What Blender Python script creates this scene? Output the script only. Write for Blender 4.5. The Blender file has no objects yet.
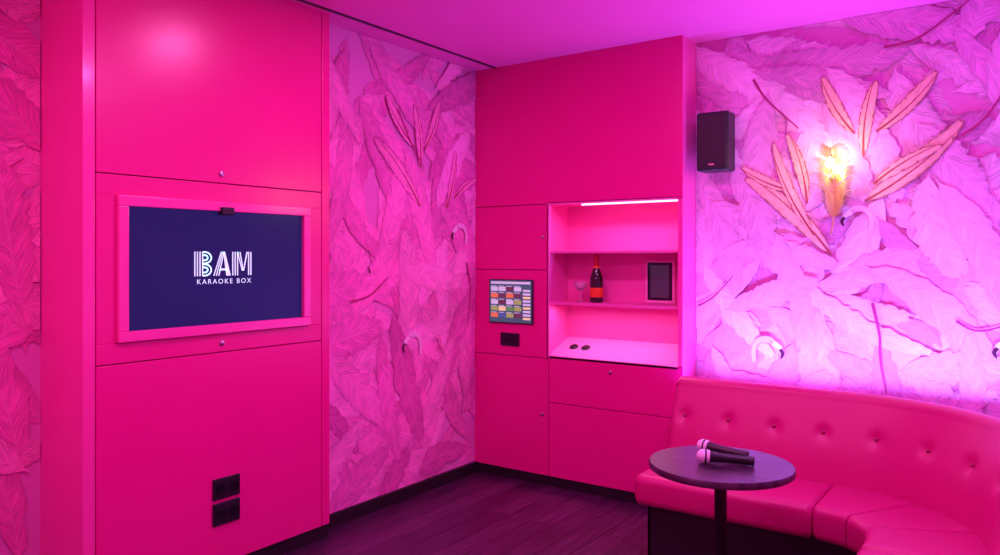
import bpy, bmesh, math, random
from mathutils import Vector, Matrix
random.seed(7)
S=bpy.context.scene
S.view_settings.view_transform='Standard'
S.view_settings.look='None'
C=bpy.context.collection
R=math.radians

# ---------------------------------------------------------------- materials
def nodes(name):
    m=bpy.data.materials.new(name); m.use_nodes=True
    nt=m.node_tree; return m,nt,nt.nodes['Principled BSDF']
def plain(name,col,rough=.4,metal=0,coat=0,emit=None,es=0,spec=.5,bump=0,bscale=200,var=0.04):
    m,nt,b=nodes(name)
    N=nt.nodes;L=nt.links
    tc=N.new('ShaderNodeTexCoord'); nz=N.new('ShaderNodeTexNoise'); nz.inputs['Scale'].default_value=3
    L.new(tc.outputs['Object'],nz.inputs['Vector'])
    mx=N.new('ShaderNodeMix'); mx.data_type='RGBA'
    mx.inputs['A'].default_value=tuple(c*(1-var) for c in col)+(1,)
    mx.inputs['B'].default_value=tuple(min(1,c*(1+var)) for c in col)+(1,)
    L.new(nz.outputs['Fac'],mx.inputs['Factor']); L.new(mx.outputs['Result'],b.inputs['Base Color'])
    b.inputs['Roughness'].default_value=rough; b.inputs['Metallic'].default_value=metal
    b.inputs['Coat Weight'].default_value=coat; b.inputs['Coat Roughness'].default_value=.12
    b.inputs['Specular IOR Level'].default_value=spec
    if emit: b.inputs['Emission Color'].default_value=emit+(1,); b.inputs['Emission Strength'].default_value=es
    if bump:
        n2=N.new('ShaderNodeTexNoise'); n2.inputs['Scale'].default_value=bscale; L.new(tc.outputs['Object'],n2.inputs['Vector'])
        bp=N.new('ShaderNodeBump'); bp.inputs['Strength'].default_value=bump; bp.inputs['Distance'].default_value=.002
        L.new(n2.outputs['Fac'],bp.inputs['Height']); L.new(bp.outputs['Normal'],b.inputs['Normal'])
    return m
M_lac=plain('pink_lacquer',(.80,.009,.28),.27,spec=.5)
M_lac2=plain('pink_lacquer_frame',(.90,.07,.42),.22,coat=.3)
M_nich=plain('pink_niche',(.92,.15,.52),.4)
M_sofa=plain('pink_leather',(.56,.007,.18),.38,bump=.25,bscale=160,spec=.45)
M_btn=plain('leather_button',(.36,.005,.10),.4)
M_blk=plain('black_plastic',(.012,.010,.016),.4)
M_blkbase=plain('black_plinth',(.012,.006,.012),.5)
M_dark=plain('black_metal',(.02,.016,.022),.32,metal=.6)
M_steel=plain('steel',(.6,.5,.55),.25,metal=1)
M_ceil=plain('ceiling_paint',(.88,.11,.58),.42)
M_wall=plain('wall_paint',(.78,.22,.60),.6)
M_seam=plain('seam_dark',(.22,.004,.07),.6)
M_bronze=plain('gilded_feather',(.40,.36,.10),.32,metal=.6,var=.35)
M_gold=plain('brass',(.95,.80,.3),.25,metal=.8)
M_bulb=plain('bulb_glow',(1,.9,.6),.4,emit=(1,.90,.50),es=60)
M_led=plain('led_strip_pink',(1,.6,.9),.4,emit=(1,.45,.85),es=3)
M_ledv=plain('led_strip_violet',(.5,.4,1),.4,emit=(.35,.25,1),es=5)
M_down=plain('downlight_glow',(1,.6,.9),.4,emit=(1,.4,.75),es=5)
M_scr=plain('screen_navy',(.003,.003,.02),.2,emit=(.012,.008,.095),es=1,spec=.15)
M_txt=plain('screen_text',(.6,.8,.9),.4,emit=(.5,.82,.95),es=.8)
M_bottle=plain('bottle_glass',(.012,.02,.008),.08,coat=.5)
M_label=plain('bottle_label',(.80,.13,.02),.5)
M_foil=plain('bottle_foil',(.55,.05,.08),.35,metal=.7)
M_mesh=plain('mic_grille',(.95,.95,.98),.4,metal=.1,bump=1,bscale=900)
m,nt,b=nodes('clear_glass'); b.inputs['Transmission Weight'].default_value=.7; b.inputs['Roughness'].default_value=.08; b.inputs['Base Color'].default_value=(1,.9,.97,1); M_glass=m

# speaker grille
m,nt,b=nodes('speaker_grille'); N=nt.nodes;L=nt.links
tc=N.new('ShaderNodeTexCoord'); v=N.new('ShaderNodeTexVoronoi'); v.inputs['Scale'].default_value=220
L.new(tc.outputs['Object'],v.inputs['Vector']); r=N.new('ShaderNodeValToRGB')
r.color_ramp.elements[0].color=(.003,.002,.005,1); r.color_ramp.elements[1].color=(.016,.010,.020,1)
L.new(v.outputs['Distance'],r.inputs['Fac']); L.new(r.outputs['Color'],b.inputs['Base Color']); b.inputs['Roughness'].default_value=.5; M_grille=m

# floor planks
m,nt,b=nodes('dark_wood_planks'); N=nt.nodes;L=nt.links
tc=N.new('ShaderNodeTexCoord'); mp=N.new('ShaderNodeMapping'); mp.inputs['Rotation'].default_value=(0,0,R(90))
L.new(tc.outputs['Object'],mp.inputs['Vector'])
br=N.new('ShaderNodeTexBrick'); br.inputs['Scale'].default_value=1; br.inputs['Brick Width'].default_value=1.1; br.inputs['Row Height'].default_value=.13
br.inputs['Mortar Size'].default_value=.003; br.inputs['Color1'].default_value=(.065,.014,.062,1); br.inputs['Color2'].default_value=(.13,.034,.115,1); br.inputs['Mortar'].default_value=(.006,.001,.005,1)
L.new(mp.outputs['Vector'],br.inputs['Vector'])
mp2=N.new('ShaderNodeMapping'); mp2.inputs['Scale'].default_value=(1.2,22,1); L.new(mp.outputs['Vector'],mp2.inputs['Vector'])
nz=N.new('ShaderNodeTexNoise'); nz.inputs['Scale'].default_value=3; nz.inputs['Detail'].default_value=6; L.new(mp2.outputs['Vector'],nz.inputs['Vector'])
mx=N.new('ShaderNodeMix'); mx.data_type='RGBA'; mx.blend_type='MULTIPLY'; mx.inputs['Factor'].default_value=.85
rp=N.new('ShaderNodeValToRGB'); rp.color_ramp.elements[0].position=.35; rp.color_ramp.elements[0].color=(.22,.22,.22,1); rp.color_ramp.elements[1].position=.65
L.new(nz.outputs['Fac'],rp.inputs['Fac']); L.new(br.outputs['Color'],mx.inputs['A']); L.new(rp.outputs['Color'],mx.inputs['B'])
L.new(mx.outputs['Result'],b.inputs['Base Color']); b.inputs['Roughness'].default_value=.34
bp=N.new('ShaderNodeBump'); bp.inputs['Strength'].default_value=.3; bp.inputs['Distance'].default_value=.002; L.new(rp.outputs['Color'],bp.inputs['Height']); L.new(bp.outputs['Normal'],b.inputs['Normal']); M_floor=m

# table top
m,nt,b=nodes('dark_table_wood'); N=nt.nodes;L=nt.links
tc=N.new('ShaderNodeTexCoord'); mp=N.new('ShaderNodeMapping'); mp.inputs['Scale'].default_value=(3,30,3); L.new(tc.outputs['Object'],mp.inputs['Vector'])
nz=N.new('ShaderNodeTexNoise'); nz.inputs['Scale'].default_value=2; nz.inputs['Detail'].default_value=5; L.new(mp.outputs['Vector'],nz.inputs['Vector'])
rp=N.new('ShaderNodeValToRGB'); rp.color_ramp.elements[0].position=.35; rp.color_ramp.elements[1].position=.65; rp.color_ramp.elements[0].color=(.008,.004,.012,1); rp.color_ramp.elements[1].color=(.07,.030,.075,1)
L.new(nz.outputs['Fac'],rp.inputs['Fac']); L.new(rp.outputs['Color'],b.inputs['Base Color']); b.inputs['Roughness'].default_value=.34; M_table=m

# printed wallpaper materials
def attr_mat(name,barbs):
    m,nt,b=nodes(name); N=nt.nodes;L=nt.links
    at=N.new('ShaderNodeAttribute'); at.attribute_name='fcol'
    b.inputs['Roughness'].default_value=.5; b.inputs['Specular IOR Level'].default_value=.25
    if not barbs:
        L.new(at.outputs['Color'],b.inputs['Base Color']); return m
    uv=N.new('ShaderNodeUVMap'); sp=N.new('ShaderNodeSeparateXYZ'); L.new(uv.outputs['UV'],sp.inputs[0])
    def mt(op,a,b_=None,c=None):
        n=N.new('ShaderNodeMath'); n.operation=op
        for i,x in enumerate((a,b_,c)):
            if x is None: continue
            if isinstance(x,(int,float)): n.inputs[i].default_value=x
            else: L.new(x,n.inputs[i])
        return n.outputs[0]
    sv=mt('MULTIPLY',mt('SUBTRACT',sp.outputs['Y'],.5),2); av=mt('ABSOLUTE',sv)
    nz=N.new('ShaderNodeTexNoise'); nz.inputs['Scale'].default_value=9; tc=N.new('ShaderNodeTexCoord'); L.new(tc.outputs['Object'],nz.inputs['Vector'])
    ph=mt('ADD',mt('SUBTRACT',sp.outputs['X'],mt('MULTIPLY',av,.10)),mt('MULTIPLY',nz.outputs['Fac'],.22))
    cb=N.new('ShaderNodeCombineXYZ'); L.new(mt('MULTIPLY',ph,36),cb.inputs[0]); L.new(mt('MULTIPLY',sv,1.3),cb.inputs[1])
    n3=N.new('ShaderNodeTexNoise'); n3.inputs['Scale'].default_value=1; n3.inputs['Detail'].default_value=4; n3.inputs['Roughness'].default_value=.65; L.new(cb.outputs[0],n3.inputs['Vector'])
    br=mt('MULTIPLY',mt('SUBTRACT',n3.outputs['Fac'],.5),1.5)
    edge=mt('MULTIPLY',mt('POWER',av,4),-.16)
    nl=N.new('ShaderNodeTexNoise'); nl.inputs['Scale'].default_value=2.6; L.new(tc.outputs['Object'],nl.inputs['Vector'])
    big=mt('MULTIPLY',mt('SUBTRACT',nl.outputs['Fac'],.5),.8)
    tot=mt('MAXIMUM',mt('ADD',mt('ADD',mt('ADD',br,edge),big),.97),.45)
    vm=N.new('ShaderNodeVectorMath'); vm.operation='SCALE'; L.new(at.outputs['Color'],vm.inputs[0]); L.new(tot,vm.inputs['Scale'])
    mx=N.new('ShaderNodeMix'); mx.data_type='RGBA'; L.new(mt('MULTIPLY',mt('LESS_THAN',av,.035),.5),mx.inputs['Factor'])
    L.new(vm.outputs[0],mx.inputs['A'])
    hs=N.new('ShaderNodeMix'); hs.data_type='RGBA'; hs.inputs['Factor'].default_value=.3; L.new(at.outputs['Color'],hs.inputs['A']); hs.inputs['B'].default_value=(1,.65,.88,1)
    L.new(hs.outputs['Result'],mx.inputs['B'])
    L.new(mx.outputs['Result'],b.inputs['Base Color'])
    return m
M_feath=attr_mat('feather_print',True); M_print=attr_mat('mural_print',False)

# ---------------------------------------------------------------- mesh helpers
def root(name,loc=(0,0,0)):
    o=bpy.data.objects.new(name,None); C.objects.link(o); o.location=loc; o.empty_display_size=.1; return o
def link(name,me,mat,parent=None,smooth=False):
    o=bpy.data.objects.new(name,me); C.objects.link(o)
    if mat: me.materials.append(mat)
    if smooth:
        for p in me.polygons: p.use_smooth=True
    if parent:
        o.parent=parent; o.matrix_parent_inverse=Matrix.Translation(parent.location).inverted()
    return o
def mesh(name,vs,fs,mat,parent=None,smooth=False):
    me=bpy.data.meshes.new(name); me.from_pydata(vs,[],fs); me.update()
    bm=bmesh.new(); bm.from_mesh(me); bmesh.ops.recalc_face_normals(bm,faces=bm.faces); bm.to_mesh(me); bm.free()
    return link(name,me,mat,parent,smooth)
def box(name,lo,hi,mat,parent=None,bev=0,seg=2):
    bm=bmesh.new(); bmesh.ops.create_cube(bm,size=1)
    for v in bm.verts: v.co=Vector([lo[i]+(v.co[i]+.5)*(hi[i]-lo[i]) for i in range(3)])
    if bev: bmesh.ops.bevel(bm,geom=bm.edges[:],offset=bev,segments=seg,affect='EDGES',profile=.5)
    me=bpy.data.meshes.new(name); bm.to_mesh(me); bm.free()
    return link(name,me,mat,parent)
def revolve(name,prof,mat,parent=None,at=(0,0,0),rot=None,n=40,smooth=True):
    vs=[];fs=[]
    for (r,z) in prof:
        for i in range(n):
            a=2*math.pi*i/n; vs.append(Vector((r*math.cos(a),r*math.sin(a),z)))
    for j in range(len(prof)-1):
        for i in range(n):
            fs.append((j*n+i,j*n+(i+1)%n,(j+1)*n+(i+1)%n,(j+1)*n+i))
    fs.append(tuple(range(n))[::-1]); fs.append(tuple((len(prof)-1)*n+i for i in range(n)))
    M=Matrix.Translation(at)@(rot.to_4x4() if rot else Matrix.Identity(4))
    vs=[M@v for v in vs]
    o=mesh(name,vs,fs,mat,parent,smooth)
    if smooth:
        md=o.modifiers.new('es','EDGE_SPLIT'); md.split_angle=R(40)
    return o
def tube(name,pts,rad,mat,parent=None,n=10):
    cu=bpy.data.curves.new(name,'CURVE'); cu.dimensions='3D'; cu.bevel_depth=rad; cu.bevel_resolution=3; cu.use_fill_caps=True
    sp=cu.splines.new('POLY'); sp.points.add(len(pts)-1)
    for p,q in zip(sp.points,pts): p.co=(*q,1)
    me_o=bpy.data.objects.new(name,cu); C.objects.link(me_o); cu.materials.append(mat)
    if parent: me_o.parent=parent; me_o.matrix_parent_inverse=Matrix.Translation(parent.location).inverted()
    return me_o
RX=lambda a:Matrix.Rotation(R(a),3,'X')
RY=lambda a:Matrix.Rotation(R(a),3,'Y')

H=2.52
# ---------------------------------------------------------------- shell
box('floor',(-.35,-4.7,-.1),(3.4,.45,0),M_floor)
ce=root('ceiling')
box('ceiling_panel',(-.35,-4.7,H),(3.4,.45,H+.1),M_ceil,ce)
box('ceiling_slot_shade',(.150,-4.6,H-.004),(.172,.0,H+.01),M_blk,ce)  # flush black strip standing in for the shade inside an open ceiling slot
wl=box('wall_left',(-.12,-2.3,0),(0,.30,H),M_wall)
wl2=box('wall_left_recess',(-.33,-4.7,0),(-.204,-2.0,H),M_wall)
wb=box('wall_back',(1.373,.2,0),(3.4,.32,H),M_wall)
box('wall_back_recess',(-.12,.30,0),(1.373,.42,H),M_wall)
wr=box('wall_right',(3.28,-4.7,0),(3.4,.2,H),M_wall)
box('wall_rear',(-.33,-4.7,0),(3.4,-4.6,H),M_wall)
box('baseboard_left',(0,-1.312,0),(.026,0,.065),M_blkbase,bev=.002)
box('baseboard_left_recess',(-.204,-4.6,0),(-.178,-2.47,.065),M_blkbase,bev=.002)

# ---------------------------------------------------------------- feather wallpaper
class Buf:
    def __init__(s): s.v=[];s.f=[];s.uv=[];s.c=[]
    def obj(s,name,mapf,mat,parent,clip=None):
        me=bpy.data.meshes.new(name); me.from_pydata(s.v,[],s.f)
        uvl=me.uv_layers.new(name='UVMap'); ca=me.color_attributes.new('fcol','FLOAT_COLOR','POINT')
        for l in me.loops: uvl.data[l.index].uv=s.uv[l.vertex_index]
        for i,c in enumerate(s.c): ca.data[i].color=(*c,1)
        bm=bmesh.new(); bm.from_mesh(me)
        if clip:
            for co,no in (((clip[0],0,0),(-1,0,0)),((clip[1],0,0),(1,0,0)),((0,clip[2],0),(0,-1,0)),((0,clip[3],0),(0,1,0))):
                bmesh.ops.bisect_plane(bm,geom=bm.verts[:]+bm.edges[:]+bm.faces[:],plane_co=co,plane_no=no,clear_outer=True)
        for v in bm.verts: v.co=Vector(mapf(*v.co))
        bm.to_mesh(me); bm.free()
        return link(name,me,mat,parent)
def feather(B,o,ang,L,W,bend,col,d,n=22,jag=.12,slant=.55):
    base=len(B.v); x,y=o
    across=(-1,-.6,-.25,0,.25,.6,1); m=len(across); prev=0
    for i in range(n+1):
        t=i/n; a=ang+bend*t
        dx,dy=math.cos(a),math.sin(a)
        if i: x+=dx*L/n; y+=dy*L/n
        env=max(0,math.sin(math.pi*min(1,(t*.96+.02))))**.55*(1-.25*t)
        w=W*env
        if t<.05: w*=.15
        fwb=max(w*slant,prev-L/n*.35); prev=fwb
        for k in across:
            j=1-random.random()*jag*(abs(k)==1)-random.random()*jag*.3*(abs(k)==.6)
            if abs(k)==1 and random.random()<jag*.5: j*=.72
            lat=k*w*j; fw=abs(k)*fwb
            B.v.append((x-dy*lat+dx*fw,y+dx*lat+dy*fw,d+i*9e-7)); B.uv.append((t*L/.45,.5+.5*k)); B.c.append(col)
    def area3(a,b,c):
        a,b,c=B.v[a],B.v[b],B.v[c]
        return (b[0]-a[0])*(c[1]-a[1])-(b[1]-a[1])*(c[0]-a[0])
    for i in range(n):
        for k in range(m-1):
            q=base+i*m+k
            for tri in ((q,q+m,q+m+1),(q,q+m+1,q+1)):
                if area3(*tri)>1e-9: B.f.append(tri)   # drop folded-over slivers
def stroke(B,pts,ws,col,d,sub=6):
    P=[Vector(p) for p in pts]; Q=[];W=[]
    for i in range(len(P)-1):
        p0=P[max(0,i-1)];p1=P[i];p2=P[i+1];p3=P[min(len(P)-1,i+2)]
        for s in range(sub):
            t=s/sub
            Q.append(.5*((2*p1)+(p2-p0)*t+(2*p0-5*p1+4*p2-p3)*t*t+(3*p1-p0-3*p2+p3)*t**3)); W.append(ws[i]*(1-t)+ws[i+1]*t)
    Q.append(P[-1]);W.append(ws[-1]); base=len(B.v)
    for i,q in enumerate(Q):
        tg=(Q[min(i+1,len(Q)-1)]-Q[max(0,i-1)]); tg.normalize() if tg.length else None
        nrm=Vector((-tg.y,tg.x))
        for s in (-1,1):
            p=q+nrm*W[i]*s; B.v.append((p.x,p.y,d)); B.uv.append((0,.5)); B.c.append(col)
    for i in range(len(Q)-1):
        a=base+2*i; B.f.append((a,a+1,a+3,a+2))
PAL=[(.90,.38,.76),(.83,.30,.69),(.95,.46,.82),(.75,.23,.60),(.92,.41,.79),(.86,.33,.72),(.98,.54,.88)]
STEP=.00004
def field(B,u0,u1,v0,v1,dens,d0,tint=(1,1,1)):
    n=int((u1-u0+.3)*(v1-v0+.3)*dens)
    for i in range(n):
        u=random.uniform(u0-.3,u1+.1); v=random.uniform(v0-.35,v1+.1)
        c=random.choice(PAL); k=random.uniform(.9,1.06); c=tuple(min(1,x*k*q) for x,q in zip(c,tint))
        base=math.sin(u*2.1+1)*1.2+math.cos(v*1.7)*1.3+.6
        feather(B,(u,v),base+random.gauss(0,.8),random.uniform(.42,.80),random.uniform(.065,.12),random.uniform(-.75,.75),c,d0+i*STEP,n=30,jag=.22,slant=.8)
    return d0+n*STEP
def head(Bp,cx,cy,s,fl,d):
    f=lambda x,y:(cx+fl*x*s,cy+y*s)
    stroke(Bp,[f(-1.0,-.9),f(-1.05,-.1),f(-.7,.45),f(-.1,.5),f(.25,.2)],[.13*s,.14*s,.17*s,.2*s,.14*s],(.92,.52,.82),d)
    stroke(Bp,[f(.15,.32),f(.5,.05),f(.62,-.35)],[.17*s,.15*s,.05*s],(.98,.74,.94),d+.0002)
    stroke(Bp,[f(.52,-.02),f(.68,-.3),f(.55,-.62)],[.10*s,.11*s,.02*s],(.10,.01,.06),d+.0004)
    stroke(Bp,[f(-.02,.40),f(.05,.36)],[.035*s,.035*s],(.12,.01,.06),d+.0006)
    stroke(Bp,[f(-.88,-.9),f(-.88,-.1),f(-.6,.27),f(-.1,.28)],[.02*s]*4,(.55,.12,.35),d+.0006)
B=Buf();P=Buf(); CB=(1.376,3.275,.02,H-.002)
d=field(B,*CB,60,.0006)
fan=[((2.22,1.62),(2.62,1.96),.056),((2.215,1.84),(2.27,2.19),.038),((2.27,1.95),(2.52,2.20),.040),((2.175,1.95),(2.03,2.24),.038),
     ((2.07,1.36),(1.655,1.76),.052),((1.955,1.62),(1.86,1.97),.034),((1.87,1.69),(1.63,1.82),.030),((1.99,1.46),(1.79,1.93),.034),((2.26,1.70),(2.54,1.86),.034)]
def putfan(B,P,fan,f,d,c1=(.55,.15,.20),c2=(.96,.52,.50)):
    for (a,b,w) in fan:
        a=f(*a);b=f(*b); v=Vector(b)-Vector(a); ang=math.atan2(v.y,v.x); bd=random.choice((-.35,.35))
        feather(B,a,ang-bd/2,v.length*1.015,w*1.04,bd,c1,d,jag=.12,n=34,slant=.8)
        feather(B,a,ang-bd/2,v.length,w*.92,bd,c2,d+.0002,jag=.16,n=34,slant=.8)
        x,y=a; pts=[a]
        for i in range(6):
            an=ang-bd/2+bd*i/6; x+=math.cos(an)*v.length/6; y+=math.sin(an)*v.length/6; pts.append((x,y))
        stroke(P,pts,[.006,.005,.004,.003,.0025,.002,.001],(.40,.07,.10),d+.0005)
        d+=.0004
    return d
d=putfan(B,P,fan,lambda x,y:(x,y),d+.0005)
d+=.001
for pts,w in [([(1.688,2.278),(1.76,2.16),(1.915,2.0)],.008),([(2.304,2.35),(2.45,2.37),(2.651,2.505)],.009),
              ([(1.39,1.085),(1.48,1.14),(1.583,1.254)],.006),([(2.255,1.13),(2.285,.98),(2.29,.86),(2.315,.70)],.009),([(2.62,1.9),(2.72,1.98),(2.85,2.2)],.008),([(2.60,1.06),(2.7,1.02),(2.9,1.10)],.007)]:
    stroke(P,pts,[w*.9]+[w*.65]*(len(pts)-2)+[w*.35],(.45,.03,.20),d)
head(P,1.78,.88,.085,1,d+.001); head(P,2.17,1.545,.075,-1,d+.001); head(P,2.80,.95,.08,-1,d+.001)
mp_=lambda u,v,d:(u,.2-d,v)
B.obj('feather_pattern_back',mp_,M_feath,wb,CB); P.obj('mural_accents_back',mp_,M_print,wb)
B=Buf();P=Buf(); CB=(-1.318,-.002,.066,H-.002)
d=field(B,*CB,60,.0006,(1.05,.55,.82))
mir=lambda x,y:(-.42-(x-2.094)*.9,y+.02)
d=putfan(B,P,fan[:4]+fan[5:7],mir,d+.0005,(.66,.06,.36),(.96,.25,.60)); d+=.001
for pts,w in [([(-1.07,1.12),(-.93,1.15),(-.80,1.24)],.008),([(-.72,2.17),(-.63,2.02),(-.5,1.86)],.008),([(-.10,1.32),(-.06,1.15),(-.09,.95)],.007)]:
    stroke(P,pts,[w*.9]+[w*.65]*(len(pts)-2)+[w*.35],(.50,.03,.22),d)
head(P,-.19,1.50,.08,-1,d+.001); head(P,-.62,.87,.085,-1,d+.001)
mp_=lambda u,v,d:(d,u,v)
B.obj('feather_pattern_left',mp_,M_feath,wl,CB); P.obj('mural_accents_left',mp_,M_print,wl)
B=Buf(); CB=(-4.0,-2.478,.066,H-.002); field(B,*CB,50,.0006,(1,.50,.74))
B.obj('feather_pattern_recess',lambda u,v,d:(-.204+d,u,v),M_feath,wl2,CB)
B=Buf(); CB=(-3.0,.17,.5,H-.002); field(B,*CB,45,.0006)
B.obj('feather_pattern_right',lambda u,v,d:(3.28-d,u,v),M_feath,wr,CB)

# ---------------------------------------------------------------- tv cabinet
tc_=root('tv_cabinet',(0,-1.9,0))
box('carcass',(-.204,-2.464,.07),(.098,-1.314,H),M_seam,tc_)
box('side_panel',(-.204,-2.474,.0),(.118,-2.465,H),M_lac2,tc_)
box('plinth',(-.19,-2.46,0),(.108,-1.316,.07),M_blkbase,tc_)
fx=(.1,.12)
def pan(n,y0,y1,z0,z1,m=M_lac): box(n,(fx[0],y0,z0),(fx[1],y1,z1),m,tc_,.002)
pan('stile_near',-2.475,-2.431,.07,H,M_lac2); pan('stile_far',-1.361,-1.314,.07,H)
pan('upper_door',-2.427,-1.365,1.659,H)
pan('rail_top',-2.427,-1.365,1.58,1.655); pan('rail_bottom',-2.427,-1.365,.955,1.03)
pan('rail_near',-2.427,-2.353,1.03,1.58); pan('rail_far',-1.442,-1.365,1.03,1.58)
pan('lower_door',-2.427,-1.365,.07,.951)
for z in (1.697,.992):
    revolve('lock',[(.012,0),(.012,.006),(.009,.008)],M_steel,tc_,(.12,-1.909,z),RY(90),20)
tv=root('wall_mounted_tv',(.12,-1.9,1.3))
y0,y1,z0,z1=-2.353,-1.442,1.032,1.58; bw=.040
for n,a,b_ in (('frame_top',(y0,z1-bw),(y1,z1)),('frame_bottom',(y0,z0),(y1,z0+bw)),('frame_near',(y0,z0+bw),(y0+bw,z1-bw)),('frame_far',(y1-bw,z0+bw),(y1,z1-bw))):
    box(n,(.099,a[0],a[1]),(.137,b_[0],b_[1]),M_lac2,tv,.003)
box('screen',(.1,y0+bw,z0+bw),(.118,y1-bw,z1-bw),M_scr,tv)
box('camera_clip',(.118,-1.925,1.525),(.15,-1.865,1.557),M_blk,tv,.004)
def text(body,yc,zc,w,h,off=0):
    cu=bpy.data.curves.new(body,'FONT'); cu.body=body; cu.size=1; cu.offset=off; cu.align_x='CENTER'; cu.align_y='CENTER'; cu.space_character=1.35
    o=bpy.data.objects.new('screen_title',cu); C.objects.link(o); cu.materials.append(M_txt)
    bpy.context.view_layer.update(); dm=o.dimensions.copy()
    o.rotation_euler=(R(90),0,R(90)); o.scale=(w/dm.x,h/dm.y,1); o.location=(.1195,yc,zc)
    o.parent=tv; o.matrix_parent_inverse=Matrix.Translation(tv.location).inverted()
    return o
text('KARAOKE BOX',-1.892,1.248,.26,.020,.004)
LV=[];LF=[]
def poly(ps,ox):
    b0=len(LV)
    for (x,y) in ps: LV.append((.1196,ox+x,1.272+y))
    LF.append(tuple(range(b0,b0+len(ps))))
def strip_(pts,w,ox):
    for i in range(len(pts)-1):
        a=Vector(pts[i]);b_=Vector(pts[i+1]); t=(b_-a).normalized(); n_=Vector((-t.y,t.x))*w/2
        a=a-t*w*.2; b_=b_+t*w*.2
        poly([a-n_,b_-n_,b_+n_,a+n_],ox)
hh=.100; BW=.0055; PT=.0118
ox=-2.034
for i in range(4): poly([(i*PT,0),(i*PT+BW,0),(i*PT+BW,hh),(i*PT,hh)],ox)
for (c0,rr) in ((hh*.75,hh*.25),(hh*.25,hh*.25)):
    for s_ in (1,.45):
        pts=[(.040,c0+rr*s_*.93)]+[(.048+.030*s_*math.sin(R(a)),c0+rr*s_*.93*math.cos(R(a))) for a in range(0,181,15)]+[(.040,c0-rr*s_*.93)]
        strip_(pts,.0062,ox)
ox=-1.947
for i in range(3):
    k=i*PT; poly([(k,0),(k+BW,0),(.037+i*.006+.004,hh),(.037+i*.006-.001,hh)],ox)
poly([(.062,0),(.084,0),(.056,hh),(.047,hh)],ox); poly([(.030,.022),(.068,.022),(.066,.030),(.032,.030)],ox)
ox=-1.856
for i in range(3): poly([(i*PT,0),(i*PT+BW,0),(i*PT+BW,hh),(i*PT,hh)],ox)
for k in (0,PT): poly([(.024+k,hh),(.0295+k,hh),(.052+k*.4,.02),(.047+k*.4,.02)],ox)
poly([(.053,.02),(.059,.02),(.078,hh),(.071,hh)],ox)
for i in range(2): poly([(.079+i*PT,0),(.085+i*PT,0),(.085+i*PT,hh),(.079+i*PT,hh)],ox)
mesh('screen_logo',LV,LF,M_txt,tv)
for i,(z0_,z1_) in enumerate(((.342,.43),(.235,.328))):
    s=root('wall_socket',(.12,-1.888,(z0_+z1_)/2))
    box('plate',(.1198,-1.953,z0_),(.130,-1.823,z1_),M_blk,s,.004)
    zc=(z0_+z1_)/2
    for yc in (-1.92,-1.856):
        revolve('outlet_ring',[(.021,0),(.021,.004),(.017,.004),(.016,.001)],M_dark,s,(.1295,yc,zc),RY(90),24)

# ---------------------------------------------------------------- back cabinet
bc=root('built_in_cabinet',(.68,.1,0))
XR=1.373
def bp_(n,x0,x1,z0,z1,m=M_lac): box(n,(x0,0,z0),(x1,.02,z1),m,bc,.002)
bp_('top_panel',0.001,XR,1.664,H); bp_('left_upper_door',0.001,.544,1.275,1.660)
bp_('left_middle_door',.001,.544,.753,1.271); bp_('left_lower_door',.001,.544,.06,.749)
bp_('drawer_upper',.549,XR,.496,.768); bp_('drawer_lower',.549,XR,.06,.492)
bp_('niche_stile',1.347,XR,.772,1.660,M_lac2)
box('carcass_left',(.0,.022,.06),(.536,.29,1.66),M_seam,bc); box('carcass_top',(0,.022,1.67),(XR-.004,.29,H),M_seam,bc)
box('carcass_low',(.536,.022,.06),(XR-.004,.29,.755),M_seam,bc)
box('cabinet_side',(XR-.006,.003,.06),(XR+.001,.199,H),M_lac2,bc)
box('niche_back',(.536,.222,.755),(XR-.004,.24,1.67),M_nich,bc)
box('niche_left',(.536,.0,.755),(.549,.222,1.67),M_nich,bc); box('niche_right',(1.345,.02,.755),(1.36,.222,1.67),M_nich,bc)
box('niche_top',(.549,.0,1.656),(1.345,.222,1.67),M_nich,bc)
x0,x1=.549,1.345
mesh('sloped_counter',[(x0,.0,.755),(x1,.0,.755),(x0,.0,.770),(x1,.0,.770),(x0,.222,.862),(x1,.222,.862),(x0,.222,.755),(x1,.222,.755)],
     [(0,1,3,2),(2,3,5,4),(4,5,7,6),(6,7,1,0),(0,2,4,6),(1,3,5,7)],plain('counter_pale_pink',(.92,.28,.62),.35),bc)
for z in (1.372,1.070): box('shelf',(.549,.012,z),(1.345,.222,z+.016),M_nich,bc,.002)
box('niche_led_strip',(.75,.03,1.648),(1.34,.042,1.656),M_led,bc)
box('plinth',(.0,.008,0),(XR,.03,.06),M_blkbase,bc)
for (x,z) in ((.505,1.468),(.505,.42),(.95,.705)):
    revolve('lock',[(.011,0),(.011,.006),(.008,.008)],M_steel,bc,(x,0,z),RX(90),20)
box('panel_outlet',(.205,-.010,.808),(.342,.0,.888),M_blk,bc,.004)
box('panel_outlet_inner',(.235,-.013,.828),(.312,-.009,.868),M_dark,bc,.003)
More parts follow.
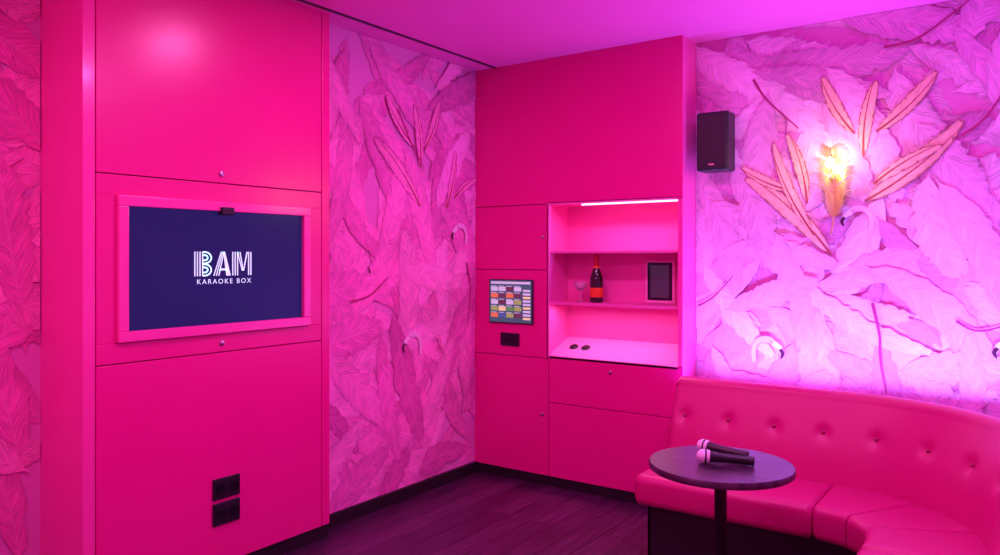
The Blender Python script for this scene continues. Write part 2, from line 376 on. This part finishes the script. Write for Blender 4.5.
# touchscreen
ts=root('touchscreen_panel',(.283,0,1.08))
box('housing',(.122,-.014,.945),(.444,0,1.214),M_blk,ts,.005)
cols=[(.9,.75,.1),(.1,.35,.12),(.55,.6,.8),(.7,.2,.08),(.05,.12,.35),(.8,.75,.35),(.12,.04,.08),(.3,.45,.12)]
TM=[plain('screen_tile_%d'%i,c,.4,emit=c,es=.55) for i,c in enumerate(cols)]
box('display',(.130,-.0152,.953),(.436,-.0138,1.208),plain('touch_bg',(.03,.05,.09),.3,emit=(.06,.12,.2),es=.6),ts)
for i in range(4):
    for j in range(5):
        xa=.140+i*.057; zb=1.176-j*.040
        box('tile',(xa,-.0158,zb-.034),(xa+.052,-.0150,zb-.008),random.choice(TM),ts)
        box('tile_caption',(xa,-.0158,zb-.006),(xa+.04,-.0150,zb-.002),TM[2],ts)
for j in range(9): box('song_row',(.376,-.0158,.972+j*.021),(.428,-.0150,.985+j*.021),TM[2] if j%3 else TM[5],ts)
box('toolbar',(.140,-.0158,1.186),(.428,-.0150,1.200),TM[2],ts)
# niche tablet
tb=root('tablet',(1.16,.2,1.22))
box('body',(1.066,.206,1.087),(1.246,.2205,1.335),plain('tablet_frame',(.95,.38,.68),.3),tb,.004)
box('glass_face',(1.082,.2045,1.105),(1.230,.2062,1.318),plain('tablet_glass',(.02,.012,.03),.12),tb)
box('glass_inner',(1.100,.2038,1.12),(1.212,.2046,1.303),plain('tablet_display',(.05,.02,.06),.15,emit=(.03,.012,.035),es=1),tb)
for x in (.655,.735):
    zc=.770+(.092/.222)*.11
    nrm=Matrix.Rotation(math.atan2(.092,.222),3,'X')
    p=root('cable_grommet',(x,.11,zc))
    revolve('rim',[(.026,-.001),(.027,.006),(.020,.010),(.018,.006)],M_blk,p,(x,.11,zc),nrm,28)
# bottle
bt=root('champagne_bottle',(.80,.12,1.086))
at=(.80,.12,1.0862)
revolve('glass_body',[(.030,0),(.038,.004),(.039,.02),(.039,.125),(.036,.148),(.026,.178),(.017,.202),(.0145,.225),(.0145,.25)],M_bottle,bt,at)
revolve('foil',[(.0158,.205),(.0152,.235),(.0165,.25),(.0172,.262),(.015,.275),(.008,.280)],M_foil,bt,at)
revolve('label',[(.0394,.03),(.0396,.031),(.0396,.085),(.0394,.086)],M_label,bt,at)
revolve('neck_label',[(.0185,.197),(.0165,.212),(.016,.213)],M_label,bt,at)
gl=root('coupe_glass',(.705,.10,1.086)); at=(.705,.10,1.0862)
revolve('glass',[(.028,0),(.028,.002),(.004,.005),(.003,.06),(.008,.066),(.030,.080),(.042,.115),(.040,.115),(.028,.083),(.004,.07)],M_glass,gl,at,n=32)

# ---------------------------------------------------------------- loudspeaker
sp=root('wall_speaker',(1.515,.1,1.955))
box('cabinet',(1.43,.045,1.80),(1.60,.165,2.108),M_blk,sp,.012,3)
box('grille',(1.438,.037,1.81),(1.592,.048,2.098),M_grille,sp,.004)
box('badge',(1.50,.035,1.828),(1.53,.0375,1.836),M_steel,sp)
box('wall_bracket',(1.48,.16,1.90),(1.55,.2,2.0),M_dark,sp,.003)

# ---------------------------------------------------------------- feather wall lamp
lx,lz=2.094,1.66
wlp=root('feather_wall_lamp',(lx,.17,lz))
revolve('wall_plate',[(.035,0),(.035,.022),(.03,.028)],M_bronze,wlp,(lx,.199,1.64),RX(90),32)
tube('arm',[(lx,.19,1.64),(lx,.14,1.64),(lx,.125,1.70)],.006,M_bronze,wlp)
def quill(t):
    return Vector((lx+.022*math.sin(t*3.4)-.012, .120-.03*math.sin(t*math.pi)+.01*t, 1.46+t*.42))
tube('quill',[quill(i/20) for i in range(21)],.0035,M_gold,wlp)
vs=[];fs=[]
nb=52
for i in range(nb):
    t=.2+.8*i/(nb-1); q=quill(t)
    env=math.sin(math.pi*min(1,(t-.14)/.95))**.55
    for s in (-1,1):
        if random.random()<.09: continue
        ln=.100*env*random.uniform(.8,1.1); w=.0036
        b0=len(vs); m_=6
        for k in range(m_+1):
            u=k/m_
            c=q+Vector((s*ln*u*.88,-.014*u*u+.03*u*u*u, ln*(.65*u-.05*u*u)))
            ww=w*(1-.6*u)
            vs.append(c+Vector((0,0,-ww)));vs.append(c+Vector((0,0.001,ww)))
        for k in range(m_):
            a=b0+2*k; fs.append((a,a+1,a+3,a+2))
o=mesh('feather_vane',vs,fs,M_bronze,wlp); md=o.modifiers.new('s','SOLIDIFY'); md.thickness=.0012
bm=bmesh.new(); bmesh.ops.create_uvsphere(bm,u_segments=20,v_segments=12,radius=.020)
for v in bm.verts: v.co.z*=1.3; v.co+=Vector((lx-.002,.045,1.80))
me=bpy.data.meshes.new('bulb'); bm.to_mesh(me); bm.free(); link('bulb',me,M_bulb,wlp,True)
revolve('bulb_socket',[(.010,0),(.012,.02),(.010,.03)],M_gold,wlp,(lx-.002,.045,1.750),None,20)
tube('socket_stem',[(lx,.100,1.725),(lx-.002,.06,1.73),(lx-.002,.045,1.752)],.004,M_gold,wlp)

# ---------------------------------------------------------------- curved sofa
sf=root('curved_banquette_sofa',(2.2,-.9,0))
cx,cy=2.2,-.9; XL=1.42; YE=-2.35
RB=.62; arc=RB*math.pi/2; L1=cx-XL; L2=cy-YE; LT=L1+arc+L2
def at_s(s,rho):
    if s<L1: return (XL+s,cy+rho)
    if s<L1+arc:
        a=math.pi/2-(s-L1)/RB; return (cx+rho*math.cos(a),cy+rho*math.sin(a))
    return (cx+rho,cy-(s-L1-arc))
def sweep(name,ss,prof_at,mat,closed=True):
    vs=[];fs=[];n=None
    for s in ss:
        pr=prof_at(s); n=len(pr)
        for (rho,z) in pr: vs.append((*at_s(s,rho),z))
    for j in range(len(ss)-1):
        for i in range(n):
            k=(i+1)%n; fs.append((j*n+i,j*n+k,(j+1)*n+k,(j+1)*n+i))
    fs.append(tuple(range(n))); fs.append(tuple((len(ss)-1)*n+i for i in range(n)))
    o=mesh(name,vs,fs,mat,sf,True); md=o.modifiers.new('es','EDGE_SPLIT'); md.split_angle=R(50); return o
def rrect(r0,r1,z0,z1,rad,seg=6):
    out=[]
    for (cxx,czz,a0) in ((r0+rad,z0+rad,180),(r1-rad,z0+rad,270),(r1-rad,z1-rad,0),(r0+rad,z1-rad,90)):
        for i in range(seg+1):
            a=R(a0+90*i/seg); out.append((cxx+rad*math.cos(a),czz+rad*math.sin(a)))
    return out
seams=[L1-.02,L1+arc*.36,L1+arc*.72,L1+arc+.12,L1+arc+.7]
bounds=[0]+seams+[LT]
for i in range(len(bounds)-1):
    a,b_=bounds[i]+.0015,bounds[i+1]-.0015
    n=26; ss=[]
    for k in range(n+1):
        u=k/n; ss.append(a+(b_-a)*(.5-.5*math.cos(math.pi*u)))
    def pr(s,a=a,b_=b_):
        e=min(s-a,b_-s); q=.012*(1-min(1,e/.02))**2
        return rrect(.205+q,.60,.235+q,.372-q,.035)
    sweep('seat_cushion',ss,pr,M_sofa)
btn=[]; s=.07
while s<LT-.05: btn.append(s); s+=.213
zb=.575
def bprof(s):
    q=.02*(1-min(1,min(s,LT-s)/.02))**2
    out=[]; n=36
    for i in range(n+1):
        t=i/n; z=.345+t*(.715-.345); rho=.565+.125*t-.018*math.sin(math.pi*t)+q
        for bs in btn:
            dd=((s-bs)/.030)**2+((z-zb)/.030)**2
            if dd<12: rho+=.016*math.exp(-dd)
        out.append((rho,z))
    for i in range(1,9):
        a=R(180-i*20); out.append((.735+.045*math.cos(a),.715+.035*math.sin(a)-q))
    out+= [(.785,.70),(.80,.24),(.565,.24)]
    return out
n=int(LT/.010)
sweep('backrest',[LT*i/n for i in range(n+1)],bprof,M_sofa)
for bs in btn:
    rho=.565+.125*(zb-.345)/.37-.018*math.sin(math.pi*(zb-.345)/.37)+.014
    x,y=at_s(bs,rho)
    bm=bmesh.new(); bmesh.ops.create_uvsphere(bm,u_segments=14,v_segments=8,radius=.0095)
    for v in bm.verts: v.co+=Vector((x,y,zb))
    me=bpy.data.meshes.new('button'); bm.to_mesh(me); bm.free(); link('tuft_button',me,M_btn,sf,True)
ss=[LT*i/80 for i in range(81)]; ss[0]=.05
sweep('base_plinth',ss,lambda s:[(.27,0),(.80,0),(.80,.238),(.27,.238)],M_blkbase)
sweep('cove_led_strip',[LT*i/80 for i in range(76)],lambda s:[(.802,.50),(.815,.50),(.815,.512),(.802,.512)],M_ledv)

# ---------------------------------------------------------------- table + mics
tx,ty,tz=2.01,-1.25,.64
t=root('round_bistro_table',(tx,ty,0))
revolve('tabletop',[(.05,tz-.024),(.238,tz-.024),(.243,tz-.020),(.243,tz-.004),(.240,tz)],M_table,t,(tx,ty,0),n=80)
revolve('column',[(.05,.612),(.05,.604),(.021,.60),(.021,.03),(.05,.018)],M_dark,t,(tx,ty,0),n=32)
revolve('base_disc',[(.20,0),(.20,.012),(.19,.018),(.03,.024)],M_dark,t,(tx,ty,0),n=64)
def mic(hx,hy,ex,ey,nm='wireless_microphone'):
    o=root(nm,(hx,hy,tz+.02)); dv=Vector((ex-hx,ey-hy,-.008)).normalized()
    rot=dv.to_track_quat('Z','Y').to_matrix()
    a=(hx,hy,tz+.0255)
    revolve('grille',[(.004,-.024),(.015,-.019),(.022,-.009),(.0245,0),(.0235,.010),(.021,.020)],M_mesh,o,a,rot,28)
    revolve('grille_ring',[(.0225,.002),(.0252,.004),(.0252,.008),(.0225,.010)],M_dark,o,a,rot,28)
    revolve('handle',[(.020,.020),(.019,.026),(.0155,.06),(.014,.12),(.0155,.155),(.0155,.165),(.012,.167)],M_blk,o,a,rot,28)
mic(1.914,-1.154,2.085,-1.175); mic(1.965,-1.292,2.10,-1.235)

# ---------------------------------------------------------------- lights
def area(name,loc,rot,sx,sy,col,e,shape='RECTANGLE',spread=180):
    l=bpy.data.lights.new(name,'AREA'); l.shape=shape; l.size=sx; l.size_y=sy; l.color=col; l.energy=e; l.spread=R(spread)
    o=bpy.data.objects.new(name,l); C.objects.link(o); o.location=loc; o.rotation_euler=rot; return o
for (x,y,e,c) in ((1.15,-1.5,16,(1,.18,.66)),(1.1,-3.3,17,(1,.18,.66)),(2.3,-1.45,14,(.9,.24,.98)),(2.3,-3.2,15,(1,.19,.70)),(.45,-4.1,11,(1,.18,.62))):  # last entry is an added lamp, brightening the TV cabinet's near side
    dl=root('recessed_downlight',(x,y,H))
    revolve('trim_ring',[(.055,-.001),(.055,-.006),(.045,-.008),(.043,-.002)],M_steel,dl,(x,y,H),None,32)
    revolve('lens',[(.040,-.004),(.040,-.003)],M_down,dl,(x,y,H),None,32)
    a=area('downlight_lamp',(x,y,H-.012),(0,0,0),.16,.16,c,e,'DISK'); a.parent=dl; a.matrix_parent_inverse=Matrix.Translation(dl.location).inverted()
area('cove_light_back',(2.25,-.04,.62),(R(180+4),0,0),1.6,.05,(.30,.30,1),32,spread=150)
area('cove_light_side',(3.10,-1.2,.62),(R(180),R(-6),0),.05,2.0,(.5,.27,1),9,spread=130)
area('niche_light',(1.05,.035,1.645),(R(-25),0,0),.6,.02,(1,.40,.80),2.8)
area('niche_light_low',(.95,.05,1.062),(R(-10),0,0),.7,.02,(1,.45,.85),1.6)
for nm,yy,zz,e in (('bulb_light_rear',.150,1.84,1.3),('bulb_light',.005,1.80,1.7)):
    pl=bpy.data.lights.new(nm,'POINT'); pl.energy=e; pl.color=(1,.80,.36); pl.shadow_soft_size=.012
    o=bpy.data.objects.new(nm,pl); C.objects.link(o); o.location=(lx-.002,yy,zz); o.parent=wlp; o.matrix_parent_inverse=Matrix.Translation(wlp.location).inverted()
w=bpy.data.worlds.new('world'); S.world=w; w.use_nodes=True
w.node_tree.nodes['Background'].inputs[0].default_value=(.3,.02,.2,1); w.node_tree.nodes['Background'].inputs[1].default_value=.1

# ---------------------------------------------------------------- camera
cd=bpy.data.cameras.new('camera'); cam=bpy.data.objects.new('camera',cd); C.objects.link(cam)
cd.sensor_width=36; cd.lens=765/1000*36; cd.shift_y=-.0205; cd.clip_start=.02
cam.location=(2.91,-3.847,1.35); cam.rotation_euler=(R(90),0,R(35.2)); S.camera=cam
